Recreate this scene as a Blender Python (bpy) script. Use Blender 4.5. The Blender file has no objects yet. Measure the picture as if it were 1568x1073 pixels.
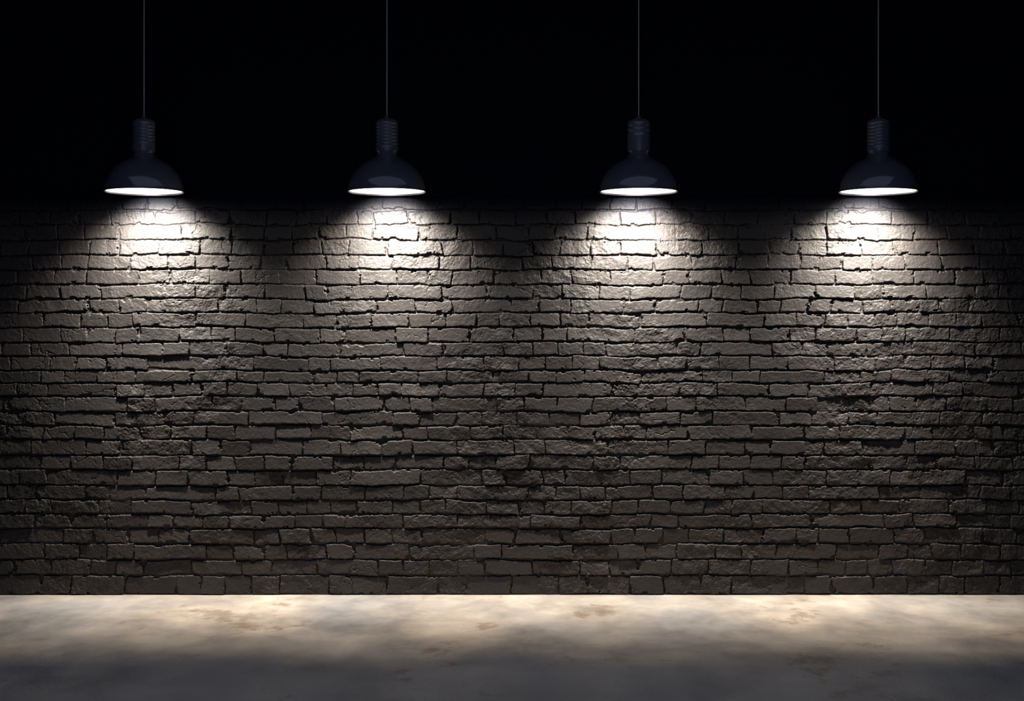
import bpy, bmesh, math, random
import numpy as np
from mathutils import Vector
random.seed(7); rng=np.random.default_rng(11)
S=bpy.context.scene
S.view_settings.view_transform='Standard'
S.view_settings.look='None'
PX=0.00336; F=2430.0; CAMD=F*PX; CX=784.0; HY=536.5
CAMZ=(910-HY)*PX
LD=0.30                      # lamp axis distance from wall
PL=(CAMD-LD)/F               # metres per px at the lamp plane

# ---------------------------------------------------------------- materials
def newmat(n):
    m=bpy.data.materials.new(n); m.use_nodes=True
    nt=m.node_tree; b=nt.nodes['Principled BSDF']
    return m,nt,b
def simple(n,col,rough,metal=0,coat=0,noise=0.0):
    m,nt,b=newmat(n)
    b.inputs['Metallic'].default_value=metal
    b.inputs['Coat Weight'].default_value=coat
    b.inputs['Coat Roughness'].default_value=0.06
    tc=nt.nodes.new('ShaderNodeTexCoord'); t=nt.nodes.new('ShaderNodeTexNoise')
    t.inputs['Scale'].default_value=30; t.inputs['Detail'].default_value=4
    nt.links.new(tc.outputs['Object'],t.inputs['Vector'])
    r=nt.nodes.new('ShaderNodeValToRGB')
    r.color_ramp.elements[0].color=(*[c*0.9 for c in col],1); r.color_ramp.elements[1].color=(*[c*1.1 for c in col],1)
    nt.links.new(t.outputs['Fac'],r.inputs[0]); nt.links.new(r.outputs[0],b.inputs['Base Color'])
    mr=nt.nodes.new('ShaderNodeMapRange'); mr.inputs[3].default_value=rough*0.85; mr.inputs[4].default_value=rough*1.15
    nt.links.new(t.outputs['Fac'],mr.inputs[0]); nt.links.new(mr.outputs[0],b.inputs['Roughness'])
    return m

def wall_mat():
    m,nt,b=newmat('painted_brick'); L=nt.links; N=nt.nodes
    tc=N.new('ShaderNodeTexCoord')
    n1=N.new('ShaderNodeTexNoise'); n1.inputs['Scale'].default_value=3.0; n1.inputs['Detail'].default_value=8; n1.inputs['Roughness'].default_value=.65
    n2=N.new('ShaderNodeTexNoise'); n2.inputs['Scale'].default_value=90; n2.inputs['Detail'].default_value=6; n2.inputs['Roughness'].default_value=.65
    n3=N.new('ShaderNodeTexNoise'); n3.inputs['Scale'].default_value=300; n3.inputs['Detail'].default_value=4
    for n in (n1,n2,n3): L.new(tc.outputs['Object'],n.inputs['Vector'])
    r=N.new('ShaderNodeValToRGB')
    r.color_ramp.elements[0].position=.3; r.color_ramp.elements[0].color=(.0118,.0102,.0102,1)
    r.color_ramp.elements[1].position=.75; r.color_ramp.elements[1].color=(.0268,.0232,.0228,1)
    L.new(n1.outputs['Fac'],r.inputs[0])
    # shade above the lamp rims put into the wall colour, near-black navy
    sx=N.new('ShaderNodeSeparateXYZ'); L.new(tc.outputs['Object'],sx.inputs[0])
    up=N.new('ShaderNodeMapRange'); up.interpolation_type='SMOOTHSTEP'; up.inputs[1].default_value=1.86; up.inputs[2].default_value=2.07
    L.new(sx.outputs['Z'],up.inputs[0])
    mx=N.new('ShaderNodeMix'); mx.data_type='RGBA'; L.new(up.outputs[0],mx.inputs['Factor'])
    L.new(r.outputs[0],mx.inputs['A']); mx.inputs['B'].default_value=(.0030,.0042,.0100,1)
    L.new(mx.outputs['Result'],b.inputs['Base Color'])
    mr=N.new('ShaderNodeMapRange'); mr.inputs[3].default_value=.42; mr.inputs[4].default_value=.66
    L.new(n2.outputs['Fac'],mr.inputs[0]); L.new(mr.outputs[0],b.inputs['Roughness'])
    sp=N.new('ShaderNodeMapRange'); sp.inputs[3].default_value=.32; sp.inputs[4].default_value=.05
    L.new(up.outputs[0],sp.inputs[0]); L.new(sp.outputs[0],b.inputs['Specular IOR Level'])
    b1=N.new('ShaderNodeBump'); b1.inputs['Strength'].default_value=.8; b1.inputs['Distance'].default_value=.0026
    L.new(n2.outputs['Fac'],b1.inputs['Height'])
    b2=N.new('ShaderNodeBump'); b2.inputs['Strength'].default_value=.6; b2.inputs['Distance'].default_value=.0012
    L.new(n3.outputs['Fac'],b2.inputs['Height']); L.new(b1.outputs[0],b2.inputs['Normal'])
    L.new(b2.outputs[0],b.inputs['Normal'])
    return m

def floor_mat():
    m,nt,b=newmat('worn_concrete'); L=nt.links; N=nt.nodes
    tc=N.new('ShaderNodeTexCoord')
    mp=N.new('ShaderNodeMapping'); mp.inputs['Scale'].default_value=(1,.6,1); mp.inputs['Location'].default_value=(3.1,1.7,0); L.new(tc.outputs['Object'],mp.inputs[0])
    def noise(s,d=5,r=.55,dist=0):
        n=N.new('ShaderNodeTexNoise'); n.inputs['Scale'].default_value=s; n.inputs['Detail'].default_value=d
        n.inputs['Roughness'].default_value=r; n.inputs['Distortion'].default_value=dist
        L.new(mp.outputs[0],n.inputs['Vector']); return n
    big=noise(1.2,3,.5,0); mid=noise(3.0,10,.66,0); fine=noise(45,6,.65); st=noise(5.5,12,.74,.15)
    r=N.new('ShaderNodeValToRGB'); e=r.color_ramp.elements
    e[0].position=.32; e[0].color=(.27,.25,.235,1); e[1].position=.68; e[1].color=(.48,.43,.38,1)
    L.new(mid.outputs['Fac'],r.inputs[0])
    # brown worn stains only inside a few large patches
    ga=N.new('ShaderNodeMapRange'); ga.inputs[1].default_value=.48; ga.inputs[2].default_value=.64; ga.inputs[3].default_value=0; ga.inputs[4].default_value=.15
    L.new(big.outputs['Fac'],ga.inputs[0])
    ad=N.new('ShaderNodeMath'); ad.operation='ADD'; L.new(st.outputs['Fac'],ad.inputs[0]); L.new(ga.outputs[0],ad.inputs[1])
    rs=N.new('ShaderNodeValToRGB'); rs.color_ramp.elements[0].position=.62; rs.color_ramp.elements[0].color=(0,0,0,1)
    rs.color_ramp.elements[1].position=.71; rs.color_ramp.elements[1].color=(.6,.6,.6,1)
    L.new(ad.outputs[0],rs.inputs[0])
    mx=N.new('ShaderNodeMix'); mx.data_type='RGBA'
    L.new(rs.outputs[0],mx.inputs['Factor']); L.new(r.outputs[0],mx.inputs['A']); mx.inputs['B'].default_value=(.16,.115,.075,1)
    rb=N.new('ShaderNodeValToRGB'); rb.color_ramp.elements[0].position=.38; rb.color_ramp.elements[0].color=(.66,.73,.84,1)
    rb.color_ramp.elements[1].position=.58; rb.color_ramp.elements[1].color=(1,1,1,1); L.new(big.outputs['Fac'],rb.inputs[0])
    mu=N.new('ShaderNodeMix'); mu.data_type='RGBA'; mu.blend_type='MULTIPLY'; mu.inputs['Factor'].default_value=1
    L.new(mx.outputs['Result'],mu.inputs['A']); L.new(rb.outputs[0],mu.inputs['B'])
    L.new(mu.outputs['Result'],b.inputs['Base Color'])
    mr=N.new('ShaderNodeMapRange'); mr.inputs[1].default_value=.3; mr.inputs[2].default_value=.7
    mr.inputs[3].default_value=.28; mr.inputs[4].default_value=.55
    L.new(mid.outputs['Fac'],mr.inputs[0]); L.new(mr.outputs[0],b.inputs['Roughness'])
    b1=N.new('ShaderNodeBump'); b1.inputs['Strength'].default_value=.6; b1.inputs['Distance'].default_value=.008
    L.new(st.outputs['Fac'],b1.inputs['Height'])
    b2=N.new('ShaderNodeBump'); b2.inputs['Strength'].default_value=.7; b2.inputs['Distance'].default_value=.004
    L.new(fine.outputs['Fac'],b2.inputs['Height']); L.new(b1.outputs[0],b2.inputs['Normal'])
    L.new(b2.outputs[0],b.inputs['Normal'])
    return m

# ---------------------------------------------------------------- brick wall heightfield
def vnoise(X,Z,s,seed):
    g=np.random.default_rng(seed); T=256
    tab=g.uniform(-1,1,(T,T)).astype(np.float32)
    u=X/s+1000.3; v=Z/s+1000.7
    i=np.floor(u).astype(int); j=np.floor(v).astype(int)
    fu=(u-i); fv=(v-j); fu=fu*fu*fu*(fu*(fu*6-15)+10); fv=fv*fv*fv*(fv*(fv*6-15)+10)
    i0=i%T; i1=(i+1)%T; j0=j%T; j1=(j+1)%T
    return (tab[i0,j0]*(1-fu)+tab[i1,j0]*fu)*(1-fv)+(tab[i0,j1]*(1-fu)+tab[i1,j1]*fu)*fv
def fbm(X,Z,s,seed,o=3,g=.5):
    r=0;a=1;t=0
    for k in range(o):
        c,sn=math.cos(k*.9+.4),math.sin(k*.9+.4)
        r=r+a*vnoise(X*c-Z*sn,X*sn+Z*c,s/2**k,seed+k); t+=a; a*=g
    return r/t
def sm(x,a,b):
    t=np.clip((x-a)/(b-a),0,1); return t*t*(3-2*t)

XE=3.7; ZT=3.5
xs=np.concatenate([np.arange(-XE,-2.75,.009),np.arange(-2.75,2.75,.0027),np.arange(2.75,XE+.001,.009)])
zs=np.concatenate([np.arange(0,2.16,.0025),np.arange(2.16,ZT+.001,.010)])
ypx=[910,880,856,832,808,787,765,743,719,697,673,651,630,607,586,567,545,524,501,479,458,436,413,391,368,345,322]
y=322
while y>-140: y-=22.5; ypx.append(y)
rows=np.array([(910-v)*PX for v in ypx]); nr=len(rows)-1
seedrows={322:[30,75,120,168,238,300,352,410,455,500,548,572,625,690,735,790,838,880,950,1005,1062,1110,1160,1215,1265,1365,1420,1478,1530],
 345:[40,88,130,182,278,355,405,448,490,530,572,642,700,760,810,850,898,1035,1085,1130,1170,1210,1265,1345,1400,1450,1500],
 368:[45,90,138,183,243,307,355,405,450,494,535,592,676,724,770,815,858,903,950,1005,1075,1130,1176,1222,1265,1320,1370,1435,1490],
 391:[50,95,135,200,258,300,350,400,440,500,548,600,672,720,800,845,905,960,1000,1060,1125,1175,1225,1290,1335,1385,1440,1500]}
joints=[]; prev=None
LIM=XE+.3
for k in range(nr):
    top=ypx[k+1]
    J=[(p-CX)*PX for p in seedrows[top]] if top in seedrows else [-LIM-random.random()*.2]
    def step(): return random.choice([.12,.135,.145,.15,.16,.17,.19,.20,.22,.26,.31,.36])*random.uniform(.93,1.07)
    while J[0]>-LIM: J.insert(0,J[0]-step())
    while J[-1]<LIM:
        for t in range(12):
            nx=J[-1]+step()
            if prev is None or np.min(np.abs(prev-nx))>.03: break
        J.append(nx)
    J=np.array(J); joints.append(J); prev=J

X,Z=np.meshgrid(xs,zs)
shp=X.shape
wx=X+.007*fbm(X,Z,.16,5,3)+.0055*fbm(X,Z,.035,25,4,.68)
wz=Z+.008*fbm(X,Z,.30,9,3)+.0066*fbm(X,Z,.07,35,5,.66)
wz=np.where(Z<.03,Z,wz)
row=np.clip(np.searchsorted(rows,wz.ravel(),'right')-1,0,nr-1).reshape(shp)
H=np.zeros(shp); n1=fbm(X,Z,.030,41,3,.7)
chip=fbm(X,Z,.05,61,4,.62)
for k in range(nr):
    M=(row==k)
    if not M.any(): continue
    J=joints[k]; x=wx[M]; z=wz[M]
    b=np.clip(np.searchsorted(J,x)-1,0,len(J)-2)
    nb=len(J)
    l=J[b]; r=J[b+1]; h=rows[k+1]-rows[k]
    g=np.random.default_rng(100+k)
    off=g.normal(0,.0028,nb)[b]; tx=g.normal(0,.012,nb)[b]; tz=g.normal(-.032,.045,nb)[b]
    mj=g.uniform(.0008,.0026,nb)[b]; bow=g.uniform(-.9,.0,nb)[b]
    soft=g.uniform(.0020,.0032,nb)[b]
    skew=g.normal(0,.12,nb)[b]
    mz=g.uniform(.0022,.0056,nb)[b]
    u=x-(l+r)/2; v=z-(rows[k]+rows[k+1])/2
    hx=(r-l)/2; hz=h/2
    sk=skew*v
    v2=v+u*g.normal(0,.024,nb)[b]
    ax=np.abs(u+sk)-(hx-mj); az=np.abs(v2)-(hz-mz)
    rad=.004
    qx=np.maximum(ax+rad,0); qz=np.maximum(az+rad,0)
    d=-(np.sqrt(qx*qx+qz*qz)+np.minimum(np.maximum(ax+rad,az+rad),0)-rad)
    d=d+.0034*n1[M]-.010*sm(chip[M],.26,.48)
    p=sm(d,-.0012,soft)
    face=.0130+off+tx*u+tz*v+.0016*bow*(1-(u/hx)**2)*(1-(v/hz)**2)
    H[M]=p*face
# smeared / painted-over joints
smear=sm(fbm(X,Z,.20,77,3),.2,.6)
H=H+smear*.0060*(1-sm(H,.0,.0085))
# layered spalls
t=fbm(X,Z,.085,301,6,.62); amt=sm(fbm(X,Z,.33,333,2),-.2,.3)
def terr(t,n,w):
    q=t*n; f=np.floor(q); fr=q-f; return (f+sm(fr,1-w,1))/n
H+=amt*.0088*terr(t,4,.08)+.0006*t
t2=fbm(X,Z+.3*X,.04,351,4,.64); amt2=sm(fbm(X,Z,.25,373,2),-.1,.35)
H+=amt2*.0028*terr(t2,3,.11)
# cracks
n5=fbm(X,Z,.05,395,3)
cr=np.abs(fbm(X+.02*n5,Z+.01*n1,.15,401,4,.5)); cm=sm(fbm(X,Z,.5,410,2),.0,.25)
H-=.005*cm*(1-sm(cr,.0,.016))
H+=.0012*fbm(X,Z,.015,501,3,.85)+.0013*fbm(X,Z,.11,510,4,.55)+.004*fbm(X,Z,.7,520,2)
fade=1-.92*sm(Z,1.96,2.12)
Y=-H*fade
def grid_mesh(name,X,Y,Z):
    nz,nx=X.shape
    co=np.stack([X,Y,Z],-1).reshape(-1,3)
    idx=np.arange(nz*nx).reshape(nz,nx)
    q=np.stack([idx[:-1,:-1],idx[:-1,1:],idx[1:,1:],idx[1:,:-1]],-1).reshape(-1,4)
    base=len(co)
    body=np.array([[x,yy,z] for x in (-XE,XE) for yy in (.022,.20) for z in (0,ZT)],float)
    co=np.vstack([co,body])
    f=np.array([[0,1,3,2],[4,6,7,5],[0,4,5,1],[2,3,7,6],[0,2,6,4],[1,5,7,3]])+base
    q=np.vstack([q,f])
    me=bpy.data.meshes.new(name)
    me.vertices.add(len(co)); me.vertices.foreach_set('co',co.astype(np.float32).ravel())
    me.loops.add(q.size); me.loops.foreach_set('vertex_index',q.astype(np.int32).ravel())
    me.polygons.add(len(q)); me.polygons.foreach_set('loop_start',np.arange(0,q.size,4,dtype=np.int32))
    me.update(calc_edges=True)
    return me
me=grid_mesh('wall_back',X,Y,Z)
me.polygons.foreach_set('use_smooth',np.ones(len(me.polygons),bool))
wall=bpy.data.objects.new('wall_back',me); S.collection.objects.link(wall)
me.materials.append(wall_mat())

# ---------------------------------------------------------------- floor, ceiling, added side walls
def boxes(name,bs,mat):
    bm=bmesh.new()
    for x0,x1,y0,y1,z0,z1 in bs:
        v=[bm.verts.new((x,y,z)) for x in (x0,x1) for y in (y0,y1) for z in (z0,z1)]
        for f in ([0,1,3,2],[4,6,7,5],[0,4,5,1],[2,3,7,6],[0,2,6,4],[1,5,7,3]): bm.faces.new([v[i] for i in f])
    bmesh.ops.recalc_face_normals(bm,faces=bm.faces)
    m=bpy.data.meshes.new(name); bm.to_mesh(m); bm.free()
    o=bpy.data.objects.new(name,m); S.collection.objects.link(o); m.materials.append(mat); return o
black=simple('black_wall_paint',(.012,.013,.018),.8)
boxes('floor',[(-XE,XE,-10,.2,-.12,0)],floor_mat())
# ceiling; opening invented to let sky fill light onto floor and shades
boxes('ceiling',[(-XE,XE,-1.7,.2,ZT,ZT+.12),(-XE,XE,-10,-7.2,ZT,ZT+.12),(-XE,-3.1,-7.2,-1.7,ZT,ZT+.12),(3.1,XE,-7.2,-1.7,ZT,ZT+.12)],black)
boxes('added_wall_left',[(-XE-.15,-XE,-10,.2,0,ZT)],black)  # unseen wall added to block world light from the side
boxes('added_wall_right',[(XE,XE+.15,-10,.2,0,ZT)],black)  # added out of view, same light blocking on the right

# ---------------------------------------------------------------- pendant lamps
m_en=simple('navy_enamel',(.105,.105,.130),.18,0,1.0)
m_in=simple('white_enamel_inside',(.8,.78,.74),.4)
m_sock=simple('socket_navy_bakelite',(.115,.115,.140),.24,0,.9)
m_cord=simple('grey_cable',(.42,.42,.45),.5)
m_em,nt,b=newmat('lit_diffuser')
b.inputs['Base Color'].default_value=(.9,.9,.88,1); b.inputs['Emission Color'].default_value=(1,.95,.86,1); b.inputs['Emission Strength'].default_value=6

def lathe(name,prof,mat,parent,seg=96):
    bm=bmesh.new(); rings=[]
    for r,z in prof:
        if r<1e-6: rings.append([bm.verts.new((0,0,z))])
        else: rings.append([bm.verts.new((r*math.cos(2*math.pi*i/seg),r*math.sin(2*math.pi*i/seg),z)) for i in range(seg)])
    for a,b_ in zip(rings[:-1],rings[1:]):
        for i in range(seg):
            j=(i+1)%seg
            vs=[a[i%len(a)],a[j%len(a)],b_[j%len(b_)],b_[i%len(b_)]]
            u=[]; [u.append(q) for q in vs if q not in u]
            if len(u)>2: bm.faces.new(u)
    bmesh.ops.recalc_face_normals(bm,faces=bm.faces)
    for f in bm.faces: f.smooth=True
    m=bpy.data.meshes.new(name); bm.to_mesh(m); bm.free()
    o=bpy.data.objects.new(name,m); S.collection.objects.link(o); m.materials.append(mat); o.parent=parent
    return o
def cr_curve(pts,n=6):
    P=[np.array(p,float) for p in pts]; P=[2*P[0]-P[1]]+P+[2*P[-1]-P[-2]]; out=[]
    for i in range(1,len(P)-2):
        for t in np.linspace(0,1,n,endpoint=False):
            a,b_,c,d=P[i-1:i+3]
            out.append(.5*((2*b_)+(-a+c)*t+(2*a-5*b_+4*c-d)*t*t+(-a+3*b_-3*c+d)*t**3))
    out.append(P[-2]); return [tuple(o) for o in out]
u=PL
outer=[(59.8,1.5),(59.2,7),(57,16),(52.8,25),(46.5,33.5),(38.5,41),(30,46.5),(22.5,50.5),(17.8,54),(15.6,58)]
out=[(r*u,z*u) for r,z in cr_curve(outer)]
inner=[(r*.975-0.2*u,z*.96) for r,z in out]
lip=[(58.6*u,1.0*u),(58.9*u,-.3*u),(60.2*u,-.7*u),(60.9*u,.1*u),(60.6*u,1.2*u)]

RIMZ=CAMZ+(HY-293.5)*PL
def spot(name,parent,loc,aim,power,ang,blend,col,size):
    l=bpy.data.lights.new(name,'SPOT'); l.energy=power; l.spot_size=math.radians(ang); l.spot_blend=blend; l.color=col; l.shadow_soft_size=size
    o=bpy.data.objects.new(name,l); S.collection.objects.link(o); o.parent=parent; o.location=loc
    o.rotation_euler=Vector(aim).to_track_quat('-Z','Y').to_euler()
for li,px in enumerate([220.5,592.5,978,1345]):
    e=bpy.data.objects.new('pendant_lamp',None); S.collection.objects.link(e)
    e.location=((px-CX)*PL,-LD,RIMZ); e.empty_display_size=.2
    sh=lathe('shade',list(reversed(inner))+lip+out,m_en,e)
    sh.data.materials.append(m_in)
    nin=len(inner)-1
    for i,f in enumerate(sh.data.polygons):
        if i//96<nin: f.material_index=1
    pr=[(14.5,52.5),(15.3,57),(15.6,59),(17.2,60.5),(17.6,62)]
    rib0,rib1=(66,102) if li in (1,3) else ((72,98) if li==0 else (84,100))
    z=62.0
    pitch=5.2 if li!=2 else 8
    while z<103:
        if rib0<=z<rib1:
            pr+=[(17.6,z+.3),(17.6,z+pitch*.55),(17.2,z+pitch*.65),(16.3,z+pitch*.8),(17.2,z+pitch*.95)]; z+=pitch
        else:
            pr+=[(17.6,z+.5)]; z+=2
    pr=[p for p in pr if p[1]<103.5]
    pr+=[(17.6,104),(17.0,106.5),(15.2,109),(12,110.8),(7,111.6),(4.4,111.9),(4.2,114.5),(3.2,115.4),(1.0,116.0),(0,116)]
    lathe('socket',[(r*u,z*u) for r,z in pr],m_sock,e,64)
    lathe('diffuser',[(0,2.4*u),(30*u,2.4*u),(57.2*u,2.4*u)],m_em,e)
    top=ZT-RIMZ
    lathe('cord',[(1.0*u,115*u),(1.0*u,115*u+(top-115*u)*.5),(1.0*u,top-.02)],m_cord,e,16)
    lathe('ceiling_canopy',[(0,top-.035),(.012,top-.035),(.016,top-.028),(.05,top-.022),(.055,top-.012),(.055,top),(0,top)],m_sock,e,48)
    spot('wall_beam',e,(0,0,.2*u),(0,.52,-.85),250,114,1.0,(1,.92,.80),.022)
    spot('accent_beam',e,(0,0,.3*u),(0,.80,-.60),115,88,1.0,(1,.93,.82),.022)
    spot('floor_beam',e,(0,0,.1*u),(0,-.15,-1),190,61,.95,(1,.83,.64),.022)

# ---------------------------------------------------------------- world, camera
w=bpy.data.worlds.new('ambient_fill'); S.world=w; w.use_nodes=True  # bluish fill added through the world for floor front and shades
w.node_tree.nodes['Background'].inputs[0].default_value=(.50,.65,1.0,1)
w.node_tree.nodes['Background'].inputs[1].default_value=.30
cam=bpy.data.cameras.new('camera'); co=bpy.data.objects.new('camera',cam); S.collection.objects.link(co)
co.location=(0,-CAMD,CAMZ); co.rotation_euler=(math.pi/2,0,0)
cam.lens=36*F/1568; cam.sensor_width=36; S.camera=co
